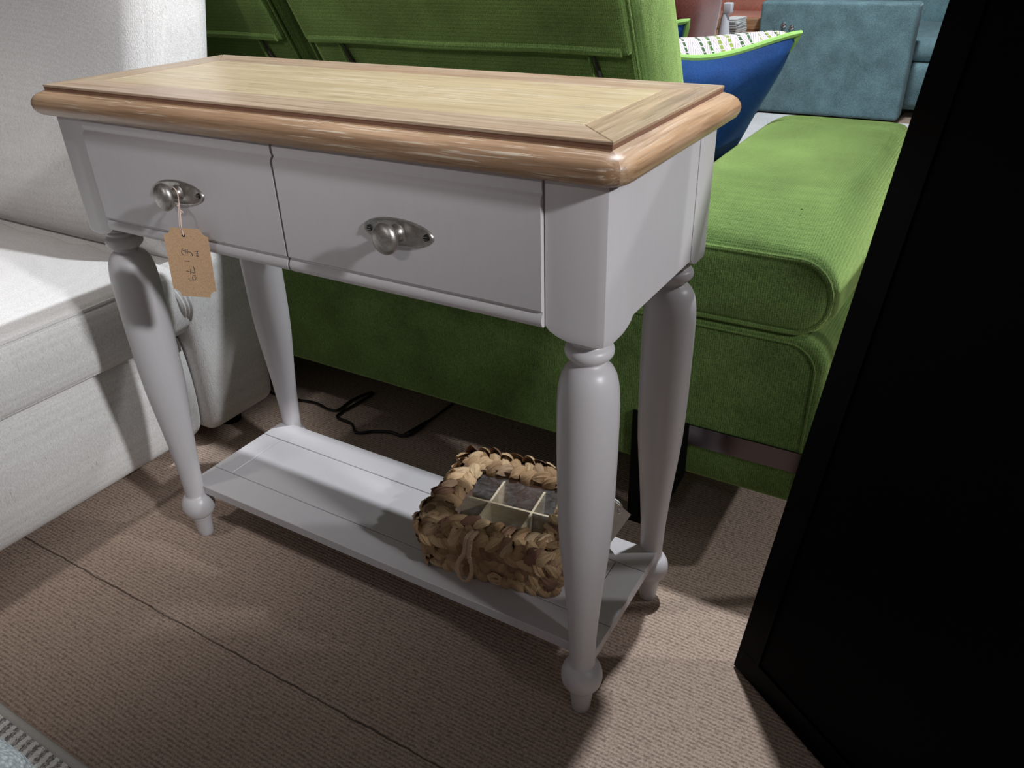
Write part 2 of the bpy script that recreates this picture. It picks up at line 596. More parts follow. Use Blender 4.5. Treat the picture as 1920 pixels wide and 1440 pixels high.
def smooth_path(pts, sub=8, closed=False):
    P = [Vector(p) for p in pts]
    n = len(P)
    out = []
    rng = range(n) if closed else range(n - 1)
    for i in rng:
        p0 = P[i - 1] if (closed or i > 0) else P[0]
        p1 = P[i]
        p2 = P[(i + 1) % n]
        p3 = P[(i + 2) % n] if (closed or i + 2 < n) else P[-1]
        for k in range(sub):
            t = k / sub
            out.append(0.5 * ((2 * p1) + (p2 - p0) * t + (2 * p0 - 5 * p1 + 4 * p2 - p3) * t * t + (3 * p1 - p0 - 3 * p2 + p3) * t ** 3))
    if not closed:
        out.append(P[-1])
    return out


def rounded_rect(hx, hy, r, n=5):
    out = []
    for cx, cy, a0 in ((hx - r, hy - r, 0), (-hx + r, hy - r, 90), (-hx + r, -hy + r, 180), (hx - r, -hy + r, 270)):
        for k in range(n + 1):
            a = radians(a0 + 90 * k / n)
            out.append((cx + r * cos(a), cy + r * sin(a)))
    return out


# ================================================================== SETTING
m = MB()
m.face([m.vert(p) for p in ((-5, -3, 0), (5, -3, 0), (5, 8, 0), (-5, 8, 0))])
struct(m.build('floor', CARPET, sharp=0))
for nm, lo, hi in (('wall_back', (-5.1, 8.0, 0), (5.1, 8.1, 2.8)), ('wall_left', (-5.1, -3, 0), (-5.0, 8, 2.8)), ('wall_right', (5.0, -3, 0), (5.1, 8, 2.8))):
    m = MB()
    m.box(lo, hi)
    struct(m.build(nm, WALL))

# ================================================================== CONSOLE TABLE
W, D = 0.8283, 0.3073
T = thing('console_table', 'grey painted console table with oak top, turned legs and low shelf', 'table', (-W / 2, D / 2, 0))

# moulded lip of the top
prof = [(-0.012, 0.742), (0.006, 0.742), (0.013, 0.7435), (0.0185, 0.747), (0.0215, 0.752), (0.0225, 0.757), (0.0215, 0.7615), (0.018, 0.766),
        (0.012, 0.7695), (0.004, 0.7720), (-0.002, 0.7728), (-0.02, 0.7728)]
m = MB()
m.prism([(-W + .0006, .0006), (-.0006, .0006), (-.0006, D - .0006), (-W + .0006, D - .0006)], 0.7424, 0.7768)
top = m.build('table_top', OAK_EDGE, T)
NA = 6
ringsP = []
for o_, z in prof:
    r0 = max(0.001, 0.006 + o_)
    ringsP.append([(x - W / 2, y + D / 2, z) for x, y in rounded_rect(W / 2 + o_, D / 2 + o_, r0, NA)])
NP = len(ringsP[0])
h_ = NA // 2
c4 = [h_ + k * (NA + 1) for k in range(4)]
for k, mat in ((0, 'X'), (1, 'Y'), (2, 'X'), (3, 'Y')):
    ids_ = []
    i_ = c4[k]
    while True:
        ids_.append(i_ % NP)
        if i_ % NP == c4[(k + 1) % 4] % NP:
            break
        i_ += 1
    m = MB()
    g4 = [[m.vert(R_[i_]) for i_ in ids_] for R_ in ringsP]
    for A, B in zip(g4, g4[1:]):
        for j in range(len(ids_) - 1):
            m.face([A[j], A[j + 1], B[j + 1], B[j]])
    m.build('edge_moulding', OAK_LIP if mat == 'X' else OAK_LIP_Y, top)
q = 0.0537
g = 0.0004
outer = [(-W, 0), (0, 0), (0, D), (-W, D)]
inner = [(-W + q, q), (-q, q), (-q, D - q), (-W + q, D - q)]
for k, mat in enumerate((OAK_LONG, OAK_CROSS, OAK_LONG, OAK_CROSS)):
    k2 = (k + 1) % 4
    a, b, c, d = outer[k], outer[k2], inner[k2], inner[k]
    mx_ = sum(p[0] for p in (a, b, c, d)) / 4
    my_ = sum(p[1] for p in (a, b, c, d)) / 4
    if k in (0, 2):
        poly = [(a[0] + g, a[1]), (b[0] - g, b[1]), (c[0] - g, c[1]), (d[0] + g, d[1])] if k == 0 else [(a[0] - g, a[1]), (b[0] + g, b[1]), (c[0] + g, c[1]), (d[0] - g, d[1])]
    else:
        s = 1 if k == 1 else -1
        poly = [(a[0], a[1] + g * s), (b[0], b[1] - g * s), (c[0], c[1] - g * s), (d[0], d[1] + g * s)]
    m = MB()
    m.prism(poly, 0.7770, 0.780, 0.0006)
    m.build('border_plank', mat, top)
m = MB()
m.prism([(-W + q + g * 2, q + g * 2), (-q - g * 2, q + g * 2), (-q - g * 2, D - q - g * 2), (-W + q + g * 2, D - q - g * 2)], 0.7735, 0.7797, 0.0006)
m.build('inlay_panel', OAK_PANEL, top)

# corner blocks
p = 0.0671
ZT, ZB = 0.742, 0.590
ch = 0.013


def corner_block(sx, sy):
    m = MB()
    cx = -0.0 if sx > 0 else -W
    cy = 0.0 if sy < 0 else D
    ix, iy = -sx, -sy

    def ring(z, inn, out):
        # in local coords: a along inward x, b along inward y
        pts = [(out, out + ch), (out + ch * .3, out + ch * .3), (out + ch, out), (inn, out), (inn, inn), (out, inn)]
        return [m.vert((cx + ix * a, cy + iy * b, z)) for a, b in pts]
    rs = [ring(ZT, p, 0), ring(ZB + .002, p, 0), ring(ZB - .003, p - .004, 0), ring(ZB - .008, p - .013, 0.0004), ring(ZB - .0115, p - .024, 0.001), ring(ZB - .0132, p - .034, 0.003)]
    flip = sx * sy > 0
    for A, B in zip(rs, rs[1:]):
        for k in range(6):
            f = [A[k], A[(k + 1) % 6], B[(k + 1) % 6], B[k]]
            m.face(f if flip else f[::-1])
    m.face(rs[0] if not flip else rs[0][::-1], smooth=False)
    m.face(rs[-1] if flip else rs[-1][::-1], smooth=False)
    return m


for sx in (1, -1):
    for sy in (-1, 1):
        corner_block(sx, sy).build('corner_block', PAINT, T, sharp=30)
for x0, x1 in ((-0.022, -0.0006), (-W + 0.0006, -W + 0.022)):
    m = MB()
    m.box((x0, p + .0008, ZB), (x1, D - p - .0008, ZT))
    m.build('side_panel', PAINT, T)
m = MB()
m.box((-W + p, D - 0.022, ZB), (-p, D - 0.002, ZT))
m.build('back_panel', PAINT, T)
m = MB()
m.box((-W + p, 0.024, ZB + .008), (-p, D - .022, ZB + .018))
m.build('drawer_bed', PAINT, T)

# drawers
ax_, bx_ = -W + p + .0012, -p - .0012
mid = -W / 2
dprof = [(0.020, ZT - .001), (-0.0022, ZT - .001), (-0.0034, ZT - .004), (-0.0034, ZT - .011), (-0.0022, ZT - .0135), (-0.0022, ZT - .0150), (-0.0042, ZT - .0172),
         (-0.0056, ZT - .0195), (-0.0060, ZT - .022), (-0.0060, ZB + .0195), (-0.0050, ZB + .0182), (-0.0030, ZB + .0172), (-0.0030, ZB + .0158),
         (-0.0052, ZB + .0140), (-0.0066, ZB + .0105), (-0.0070, ZB + .0075), (-0.0062, ZB + .004), (-0.0040, ZB + .001), (-0.001, ZB), (0.020, ZB)]


def make_drawer(x0, x1, kx):
    m = MB()
    m.extrude_x(dprof, x0, x1)
    dr = m.build('drawer', PAINT, T, sharp=30)
    # plate
    kz = 0.6655
    m = MB()
    N = 48
    lv = [(1.0, -.006), (1.0, -.0068), (0.975, -.0082), (0.93, -.0084), (0.89, -.0077), (0.5, -.0079)]
    rs = []
    for s, y in lv:
        rs.append([m.vert((kx + 0.0465 * (s if s > .9 else s - .0) * cos(2 * pi * k / N), y, kz + 0.0155 * (1 - (1 - s) * 1.6 if s > .85 else s) * sin(2 * pi * k / N))) for k in range(N)])
    for A, B in zip(rs, rs[1:]):
        for k in range(N):
            m.face([A[k], A[(k + 1) % N], B[(k + 1) % N], B[k]])
    m.face(rs[-1])
    m.build('handle_plate', STEEL, dr)
    # knob: neck and flattened oval head, axis along -y
    m = MB()
    kp = [(0.0105, -.0075), (0.0085, -.009), (0.0068, -.012), (0.0066, -.017), (0.0080, -.0205), (0.0115, -.0225), (0.0145, -.0250), (0.0158, -.0280), (0.0155, -.0310), (0.0136, -.0338), (0.0098, -.0358), (0.005, -.0368), (0.0008, -.0371)]
    rs = []
    N = 36
    for i, (r, y) in enumerate(kp):
        ez = 1.12 if i > 4 else 1.0
        rs.append([m.vert((kx + r * cos(2 * pi * k / N), y, kz + ez * r * sin(2 * pi * k / N))) for k in range(N)])
    for A, B in zip(rs, rs[1:]):
        for k in range(N):
            m.face([A[k], A[(k + 1) % N], B[(k + 1) % N], B[k]])
    m.face(rs[-1])
    m.build('knob', STEEL, dr)
    for s in (-1, 1):
        m = MB()
        cx = kx + s * 0.0375
        N = 20
        rs = []
        for r, y in ((0.0034, -.0076), (0.0034, -.0092), (0.0028, -.0097), (0.0008, -.0097)):
            rs.append([m.vert((cx + r * cos(2 * pi * k / N), y, kz + r * sin(2 * pi * k / N))) for k in range(N)])
        for A, B in zip(rs, rs[1:]):
            for k in range(N):
                m.face([A[k], A[(k + 1) % N], B[(k + 1) % N], B[k]])
        m.face(rs[-1])
        sc = m.build('screw', SCREW, dr)
        m = MB()
        m.box((cx - .0022, -.0102, kz + .0009), (cx + .0022, -.0096, kz + .0017))
        m.box((cx - .0022, -.0102, kz - .0017), (cx + .0022, -.0096, kz - .0009))
        m.build('screw_slot', STEEL, dr)
    return dr


KXL, KXR = -0.588, -0.2403
make_drawer(ax_, mid - .0018, KXL)
make_drawer(mid + .0018, bx_, KXR)
m = MB()
m.box((mid - .006, .004, ZB + .006), (mid + .006, .02, ZT - .002))
m.build('divider_rail', GAP, T)

# turned legs
leg_prof = [(0.0118, 0.0), (0.0128, 0.0015), (0.0138, 0.014), (0.0150, 0.026), (0.0162, 0.036), (0.0168, 0.0400), (0.0175, 0.0415), (0.0168, 0.0430), (0.0185, 0.0440),
            (0.0232, 0.0490), (0.0268, 0.056), (0.0281, 0.064), (0.0277, 0.071), (0.0258, 0.078), (0.0225, 0.0840), (0.0195, 0.0870), (0.0176, 0.0885), (0.0170, 0.092),
            (0.0171, 0.106), (0.0180, 0.135), (0.0196, 0.164), (0.0222, 0.200), (0.0254, 0.238), (0.0288, 0.274), (0.0313, 0.305), (0.0329, 0.340), (0.0338, 0.380), (0.0344, 0.430),
            (0.0346, 0.470), (0.0344, 0.492), (0.0336, 0.508), (0.0322, 0.519), (0.0298, 0.529), (0.0262, 0.5365), (0.0220, 0.5410), (0.0182, 0.5432), (0.0168, 0.5448),
            (0.0170, 0.5468), (0.0205, 0.5490), (0.0240, 0.5520), (0.0260, 0.5555), (0.0264, 0.5590), (0.0255, 0.5625), (0.0232, 0.5652), (0.0200, 0.5664), (0.0194, 0.5676),
            (0.0208, 0.5690), (0.0214, 0.5710), (0.0208, 0.5735), (0.0190, 0.5745), (0.0190, 0.578)]
a = 0.0327
for x, y in ((-a, a), (-W + a, a), (-a, D - a), (-W + a, D - a)):
    m = MB()
    m.lathe((x, y), leg_prof, 48)
    m.build('leg', PAINT, T, sharp=60)

# shelf
SX0, SX1, SY0, SY1 = -0.811, -0.0191, 0.040, 0.2665
gy0, gy1 = 0.0925, 0.2148
gx = 0.0466
sg = 0.0006
m = MB()
m.box((SX0 + .001, SY0 + .001, .0905), (SX1 - .001, SY1 - .001, .1015))
sh = m.build('shelf', PAINT, T)
for lo, hi in (((SX0, SY0), (SX1, gy0 - sg)), ((SX0, gy1 + sg), (SX1, SY1)), ((SX0, gy0 + sg), (SX0 + gx - sg, gy1 - sg)), ((SX1 - gx + sg, gy0 + sg), (SX1, gy1 - sg)),
               ((SX0 + gx + sg, gy0 + sg), (SX1 - gx - sg, gy1 - sg))):
    m = MB()
    m.prism([(lo[0], lo[1]), (hi[0], lo[1]), (hi[0], hi[1]), (lo[0], hi[1])], .0900, .1060, .0008)
    m.build('shelf_board', PAINT, sh)

# ================================================================== KRAFT PRICE TAG
th = radians(27)
H = Vector((cos(th), sin(th), 0))
Nn = Vector((sin(th), -cos(th), 0))
tc_ = Vector((-0.566, -0.030, 0.583))
tilt = Vector((0.10, 0.0, 0.995)).normalized()
tilt = (Vector((0, 0, 1)) + H * 0.07).normalized()
H = (H - Vector((0, 0, 1)) * 0.07).normalized()
PT = thing('price_tag', 'brown kraft price tag hanging from the left drawer knob, reading £179', 'tag', (tc_.x, tc_.y, tc_.z))
cw, chh = 0.0565, 0.0925
notch = 0.0095


def card_outline(w, h, r):
    out = []
    for cx, cy, a0 in ((w / 2, h / 2, 270), (-w / 2, h / 2, 360), (-w / 2, -h / 2, 90), (w / 2, -h / 2, 180)):
        for k in range(7):
            a_ = radians(a0 - 90 * k / 6)
            out.append((cx + r * cos(a_), cy + r * sin(a_)))
    return out


def tp(s, t_, n_=0.0):
    bow = -0.0012 * sin(pi * (s / cw + .5)) + 0.003 * ((t_ / chh) ** 2)
    return tc_ + H * s + tilt * t_ + Nn * (n_ + bow)


m = MB()
ol = card_outline(cw, chh, notch)
fr = [m.vert(tp(s, t_, .0003)) for s, t_ in ol]
bk = [m.vert(tp(s, t_, -.0003)) for s, t_ in ol]
fc, bc = m.vert(tp(0, 0, .0003)), m.vert(tp(0, 0, -.0003))
for k in range(len(ol)):
    k2 = (k + 1) % len(ol)
    m.face([fr[k], fr[k2], fc])
    m.face([bk[k2], bk[k], bc])
    m.face([fr[k], bk[k], bk[k2], fr[k2]], smooth=False)
m.build('card', KRAFT, PT)
hole = (-0.003, chh / 2 - .0095)
m = MB()
N = 20
r0 = [m.vert(tp(hole[0] + .0022 * cos(2 * pi * k / N), hole[1] + .0022 * sin(2 * pi * k / N), .0009)) for k in range(N)]
m.face(r0)
m.build('string_hole', SCREW, PT)


def zc(X, Y):
    t_ = -(Y - 1000) / 640 * chh
    s = (X - 545 - 0.155 * (Y - 1000)) / 440 * cw
    return s, t_


strokes = [[(566, 935), (562, 915), (545, 900), (510, 893), (470, 884)], [(466, 868), (456, 895), (462, 918), (480, 930)], [(515, 868), (512, 890), (514, 915)],
           [(496, 872), (494, 890), (497, 912)], [(480, 985), (505, 984), (531, 986)],
           [(572, 1032), (580, 1060), (586, 1092), (550, 1086), (498, 1076)], [(541, 1056), (545, 1082), (540, 1108)],
           [(594, 1118), (568, 1118), (560, 1140), (572, 1158), (592, 1150), (594, 1128)], [(592, 1156), (560, 1160), (526, 1160), (524, 1146)],
           [(588, 890), (604, 884), (622, 886), (610, 894), (622, 904), (602, 908)], [(602, 922), (626, 918), (608, 930), (624, 932)]]
m = MB()
for st_ in strokes:
    P = smooth_path([(x, y, 0) for x, y in st_], 5)
    m.tube([tp(*zc(q_.x, q_.y), .0006) for q_ in P], .00042, 5)
m.build('handwriting', INK, PT)
hw = tp(hole[0], hole[1], .001)
kz = 0.6655
m = MB()
for dx in (-.0012, .0012):
    pts = [hw + Vector((0, 0, 0)), hw + Vector((dx * 1.2, -.001, .012)), hw + Vector((dx, .002, .028)), Vector((KXL + .007 + dx * .5, -.0160, kz - .012)),
           Vector((KXL + .0085, -.0155, kz - .004)), Vector((KXL + .0078 + dx * .4, -.0150, kz + .004)), Vector((KXL + .0020, -.0145, kz + .0085)), Vector((KXL - .004, -.0145, kz + .006))]
    m.tube(smooth_path(pts, 6), .0007, 6)
kn = Vector((KXL + .0074, -.0180, kz - .0135))
m.soft(kn, (.0034, .003, .0042), .0014, 3)
m.tube(smooth_path([kn, kn + Vector((.003, -.001, -.003)), kn + Vector((.0085, -.001, -.0068))], 4), .0008, 6)
m.tube(smooth_path([kn, kn + Vector((.003, -.002, -.004)), kn + Vector((.0070, -.003, -.0080))], 4), .0008, 6)
m.build('string', STRING, PT)

# ================================================================== HYACINTH BASKET
bc_ = Vector((-0.2265, 0.1755, 0.1065))
rot = Matrix.Rotation(radians(7.5), 3, 'Z')
BK = thing('woven_basket', 'lidded water hyacinth basket with clear window lid on the table shelf', 'basket', tuple(bc_))


def bw(v):
    return rot @ Vector(v) + bc_


def leaf(m, c, t_, n_, L, Wd, b, tw=0.0):
    t_ = Vector(t_).normalized()
    n_ = Vector(n_)
    n_ = (n_ - t_ * n_.dot(t_)).normalized()
    s_ = n_.cross(t_)
    NU, NV = 9, 8
    ph = random.uniform(0, 6.28)
    grid = []
    for i in range(NU):
        u = -1 + 2 * i / (NU - 1)
        row = []
        wv = Wd / 2 * max(0.12, (1 - abs(u) ** 2.8)) ** 0.75
        for j in range(NV):
            v = -1 + 2 * j / (NV - 1)
            crease = 0.10 * b * sin(v * 11 + ph + u * 1.2) + 0.06 * b * sin(v * 23 + ph * 2)
            hgt = b * (max(0, cos(pi / 2 * u)) ** 0.6) * (1 - v * v) ** 0.8 + crease - b * 0.55
            hgt += tw * u * v * Wd * 0.5
            row.append(m.vert(Vector(c) + t_ * (L / 2 * u) + s_ * (wv * v + 0.12 * Wd * sin(u * 2 + ph)) + n_ * hgt))
        grid.append(row)
    for i in range(NU - 1):
        for j in range(NV - 1):
            uv = [((i + a_) / (NU - 1) + ph, (j + b_) / (NV - 1) + ph) for a_, b_ in ((0, 0), (1, 0), (1, 1), (0, 1))]
            m.face([grid[i][j], grid[i + 1][j], grid[i + 1][j + 1], grid[i][j + 1]], uv=uv)


def ring_path(hx, hy, r, step):
    pts = rounded_rect(hx, hy, r, 8)
    P = [Vector((x, y, 0)) for x, y in pts]
    P.append(P[0])
    tot = sum((P[i + 1] - P[i]).length for i in range(len(P) - 1))
    cnt = max(8, int(round(tot / step)))
    out = []
    i, acc = 0, 0.0
    for k in range(cnt):
        d = tot * k / cnt
        while acc + (P[i + 1] - P[i]).length < d:
            acc += (P[i + 1] - P[i]).length
            i += 1
        seg = P[i + 1] - P[i]
        t_ = seg.normalized()
        out.append((P[i] + t_ * (d - acc), t_, Vector((t_.y, -t_.x, 0))))
    return out


def plait_side(m, hx, hy, r, z, wd, step, b, ang=52, slant=0.0, jit=1.0):
    for p_, t_, o_ in ring_path(hx, hy, r, step):
        for sgn in (-1, 1):
            a_ = radians(ang + random.uniform(-9, 9) * jit)
            d = t_ * cos(a_) * 1.0 + Vector((0, 0, 1)) * sin(a_) * sgn
            c = p_ + t_ * (step * .5 if sgn > 0 else 0) + Vector((0, 0, z + sgn * wd * .2)) + o_ * (b * .35 + random.uniform(-.001, .0015) + slant * sgn)
            leaf(m, bw(c), rot @ d, rot @ (o_ + Vector((0, 0, sgn * .25))), wd * random.uniform(.88, 1.06), step * random.uniform(1.05, 1.4), b * random.uniform(.8, 1.2), random.uniform(-.5, .5))


def plait_top(m, hx, hy, z, wd, step, b, ang=50):
    r = 0.02
    for p_, t_, o_ in ring_path(hx, hy, r, step):
        for sgn in (-1, 1):
            a_ = radians(ang + random.uniform(-9, 9))
            d = t_ * cos(a_) + o_ * sin(a_) * sgn
            c = p_ + t_ * (step * .5 if sgn > 0 else 0) + o_ * (sgn * wd * .22) + Vector((0, 0, z + random.uniform(-.001, .0015)))
            leaf(m, bw(c), rot @ d, rot @ (Vector((0, 0, 1)) + o_ * sgn * .3), wd * random.uniform(.74, .88), step * random.uniform(1.05, 1.4), b * random.uniform(.8, 1.2), random.uniform(-.5, .5))


BHX, BHY = 0.108, 0.094
ztop = 0.0905
zsplit = 0.050
# body
m = MB()
# hollow body: outer shell with walls and a floor
for lo, hi in (((-BHX + .008, -BHY + .008, .002), (BHX - .008, BHY - .008, .012)), ((-BHX + .008, -BHY + .008, .002), (BHX - .008, -BHY + .020, zsplit + .006)),
               ((-BHX + .008, BHY - .020, .002), (BHX - .008, BHY - .008, zsplit + .006)), ((-BHX + .008, -BHY + .008, .002), (-BHX + .020, BHY - .008, zsplit + .006)),
               ((BHX - .020, -BHY + .008, .002), (BHX - .008, BHY - .008, zsplit + .006))):
    i0 = len(m.v)
    m.box(lo, hi)
    for v in m.v[i0:]:
        v[:] = bw(v)
body = m.build('basket_body', STRAW_DARK, BK)
m = MB()
plait_side(m, BHX - .004, BHY - .004, .018, .0145, .034, .0190, .010)
plait_side(m, BHX - .001, BHY - .001, .018, .0385, .034, .0190, .010)
m.build('body_weave', STRAW, body)
m = MB()
i0 = len(m.v)
m.box((-BHX + .021, -BHY + .021, .012), (BHX - .021, BHY - .021, .0135))
m.box((-BHX + .0205, -BHY + .0205, .0136), (BHX - .0205, -BHY + .0225, .066))
m.box((-BHX + .0205, BHY - .0225, .0136), (BHX - .0205, BHY - .0205, .066))
m.box((-BHX + .0205, -BHY + .0226, .0136), (-BHX + .0225, BHY - .0226, .066))
m.box((BHX - .0225, -BHY + .0226, .0136), (BHX - .0205, BHY - .0226, .066))
for v in m.v[i0:]:
    v[:] = bw(v)
m.build('lining', LINING, body)
m = MB()
hy_i, hx_i = BHY - .023, BHX - .023
i0 = len(m.v)
for xx in (-.034, .036):
    m.box((xx - .0018, -hy_i, .0136), (xx + .0018, hy_i, .0705))
m.box((-hx_i, -.0018, .0136), (hx_i, .0018, .0700))
for v in m.v[i0:]:
    v[:] = bw(v)
m.build('compartment_divider', DIV_WOOD, BK)
# lid
LHX, LHY = 0.117, 0.1025
fw = 0.046
m = MB()
i0 = len(m.v)
zt_ = ztop - .006
for lo, hi in (((-LHX + .006, -LHY + .006), (LHX - .006, -LHY + fw - .004)), ((-LHX + .006, LHY - fw + .004), (LHX - .006, LHY - .006)),
               ((-LHX + .006, -LHY + .006), (-LHX + fw - .004, LHY - .006)), ((LHX - fw + .004, -LHY + .006), (LHX - .006, LHY - .006))):
    m.box((lo[0], lo[1], zt_ - .012), (hi[0], hi[1], zt_))
for lo, hi in (((-LHX + .005, -LHY + .005), (LHX - .005, -LHY + .012)), ((-LHX + .005, LHY - .012), (LHX - .005, LHY - .005)),
               ((-LHX + .005, -LHY + .005), (-LHX + .012, LHY - .005)), ((LHX - .012, -LHY + .005), (LHX - .005, LHY - .005))):
    m.box((lo[0], lo[1], zsplit + .004), (hi[0], hi[1], zt_))
for v in m.v[i0:]:
    v[:] = bw(v)
lid = m.build('lid', STRAW_DARK, BK)
m = MB()
plait_top(m, LHX - fw / 2, LHY - fw / 2, ztop - .005, fw, .0200, .0105)
for cx_, cy_ in ((-1, -1), (1, -1), (1, 1), (-1, 1)):
    for k in range(5):
        a_ = random.uniform(0, pi)
        leaf(m, bw((cx_ * (LHX - .022 + random.uniform(-.012, .010)), cy_ * (LHY - .022 + random.uniform(-.012, .010)), ztop - .006 + .001 * k)), rot @ Vector((cos(a_), sin(a_), 0)), rot @ Vector((cx_ * .25, cy_ * .25, 1)), .034, .020, .009, .2)
plait_side(m, LHX - .004, LHY - .004, .02, .0705, .042, .0200, .0105)
m.build('lid_weave', STRAW, lid)
m = MB()
i0 = len(m.v)
m.box((-LHX + fw - .008, -LHY + fw - .008, zt_ - .0112), (LHX - fw + .008, LHY - fw + .008, zt_ - .0106))
for v in m.v[i0:]:
    v[:] = bw(v)
m.build('window_pane', FILM, lid)
# plaited clasp loop and coiled toggle
m = MB()
fy = -LHY - .008
lx = -0.012
for s in (-1, 1):
    strands = 3
    for k in range(strands):
        pts = []
        for i in range(48):
            u = i / 47
            if u < .16:
                z = ztop + .0045
                y = fy + .014 * (1 - u / .16) - .001
            else:
                w_ = (u - .16) / .84
                z = ztop + .003 - w_ * .083
                y = fy - .0035 - .003 * sin(pi * w_)
            spread = s * (.0034 + .0080 * max(0, sin(pi * min(1, max(0, (u - .45) / .55)))) ** 0.8)
            if u > .975:
                spread *= .5
            ph = 2 * pi * (u * 9 + k / strands)
            y += .0012 * sin(2 * ph)
            pts.append(bw((lx - .014 * u + spread + .0024 * cos(ph), y, max(z, .007))))
        m.tube(pts, .0018, 6)
m.build('clasp_loop', BRAID, BK)
m = MB()
for k in range(5):
    pts = []
    for i in range(24):
        a_ = 2 * pi * i / 24
        pts.append(bw((.020 + .0085 * cos(a_), -BHY - .010 - .0012 * sin(a_ * 3 + k), .022 + (.0018 + .0022 * k) * sin(a_) * 1.0)))
    m.tube(pts, .0010, 5, closed=True)
m.build('toggle', STRAW, BK)

# white swing tag propped against the basket
WT = thing('swing_tag', 'small cream swing tag with white cord leaning on the basket behind the leg', 'tag', (-0.088, 0.24, 0.107))
A_ = Vector((-.056, .240, .182))
e_s = Vector((-.86, 0.0, .5)).normalized()
e_l = Vector((-.41, 0.0, -.91)).normalized()
m = MB()
cs = [A_, A_ + e_l * .079, A_ + e_l * .079 + e_s * .036, A_ + e_s * .036]
fr = [m.vert(c + Vector((0, -.0004, 0))) for c in cs]
bk = [m.vert(c + Vector((0, .0004, 0))) for c in cs]
m.face(fr, smooth=False)
m.face(bk[::-1], smooth=False)
for k in range(4):
    m.face([fr[k], bk[k], bk[(k + 1) % 4], fr[(k + 1) % 4]], smooth=False)
m.build('card', CARD, WT)
ey = A_ + e_s * .0165 + e_l * .0085
m = MB()
pts = []
for k in range(24):
    a_ = 2 * pi * k / 24
    pts.append(ey + Vector((0, -.001, 0)) + e_s * (.0030 * cos(a_)) + e_l * (.0045 * sin(a_)))
m.tube(pts, .0008, 6, closed=True)
m.build('eyelet', CHROME, WT)
m = MB()
pts = [ey + Vector((0, -.002, 0)), ey + Vector((.004, -.003, .006)), ey + Vector((.003, -.003, .013)), ey + Vector((-.004, -.002, .018)), ey + Vector((-.014, 0.0, .019)), ey + Vector((-.026, .004, .016))]
m.tube(smooth_path(pts, 6), .0014, 8)
m.build('cord', WHITE_CORD, WT)
cu = bpy.data.curves.new('print', 'FONT')
cu.body = 'tle'
cu.size = 0.0085
cu.extrude = 0.00008
po = bpy.data.objects.new('print', cu)
COL.objects.link(po)
xa = (-e_l).normalized()
ya = -e_s * -1.0
za = Vector((0, -1, 0))
ya = za.cross(xa)
mw = Matrix((xa, ya, za)).transposed().to_4x4()
base_p = A_ + e_s * .0275 + e_l * .047 + Vector((0, -.0007, 0))
mw.translation = base_p - Vector(WT.location)
_me = bpy.data.meshes.new_from_object(po)
bpy.data.objects.remove(po)
_me.materials.clear()
_me.materials.append(INK)
po = bpy.data.objects.new('print', _me)
COL.objects.link(po)
po.parent = WT
po.matrix_local = mw

# ================================================================== CREAM SOFA
SF = thing('cream_sofa', 'cream linen sofa with plump seat and tall back left of the console table', 'sofa', (-1.5, -0.2, 0))


def base_fn(p_, u):
    bul = 0.016 * (1 - u.z ** 2) * max(0, u.x)
    return (p_.x + bul, p_.y, p_.z)


m = MB()
m.soft((-1.515, -.335, .155), (1.0, 1.135, .245), .030, 6, base_fn, 10)
m.build('base', WHITE_FAB, SF)


def seat_fn(p_, u):
    z = p_.z
    if u.z > 0:
        z += .022 * (1 - u.x ** 4) * (1 - u.y ** 6)
    x = p_.x + .012 * max(0, u.x) * (1 - u.z ** 2) * (1 - 0.4 * abs(u.y) ** 8)
    pk = max(0.0, (u.y - .9) / .1)
    x -= .014 * pk * pk
    z += .006 * pk * sin(p_.x * 60 + p_.z * 90)
    return (x, p_.y, z)


m = MB()
m.soft((-1.49, -.315, .345), (1.03, 1.12, .128), .016, 6, seat_fn, 16)
seat = m.build('seat_cushion', WHITE_FAB, SF)
m = MB()
for z in (.4035, .2895):
    pts = [(-.9765 - .012 * max(0.0, (y - .15) / .08) ** 2, y, z + .0006) for y in [-.88 + i * .037 for i in range(30)]]
    m.tube(pts, .0032, 6)
m.build('piping', WHITE_FAB, seat)
for k in range(3):
    m = MB()
    y0 = .205 + .008 * k
    pts = smooth_path([(-.985, y0, .395), (-.976, y0 + .010, .365 + .004 * k), (-.974, y0 + .016, .335), (-.985, y0 + .018, .30)], 5)
    m.tube(pts, [.002 + .005 * sin(pi * i / (len(pts) - 1)) for i in range(len(pts))], 8)
    m.build('gather_fold', WHITE_FAB, seat)


def side_fn(p_, u):
    return (p_.x + .010 * max(0, u.x) * (1 - u.z ** 2), p_.y, p_.z)


m = MB()
m.soft((-1.51, .3275, .22), (1.02, .185, .38), .028, 6, side_fn, 8)
m.build('back_frame', WHITE_FAB, SF)


def backc_fn(p_, u):
    y = p_.y
    if u.y < 0:
        y -= .030 * (1 - u.x ** 4) * (1 - abs(u.z) ** 3)
    return (p_.x + .012 * max(0, u.x) * (1 - u.z ** 2), y + .25 * max(0.0, p_.z + .02), p_.z)


m = MB()
m.soft((-1.50, .3350, .70), (1.00, .160, .62), .05, 8, backc_fn, 12)
m.build('back_cushion', WHITE_FAB, SF)
for x, y in ((-1.06, .33), (-1.06, -.75), (-1.95, .33), (-1.95, -.75)):
    m = MB()
    m.lathe((x, y), [(.022, 0), (.026, .034)], 20)
    m.build('foot', BLACK_LEG, SF)

# ================================================================== GREEN SOFA
GS = thing('green_sofa', 'green chenille sofa with reclined back cushions behind the console table', 'sofa', (-0.7, 0.9, 0))
GX0, GX1 = -2.0, 0.150
GY0, GY1 = 0.440, 1.33


def gbase_fn(p_, u):
    return (p_.x, p_.y, p_.z)


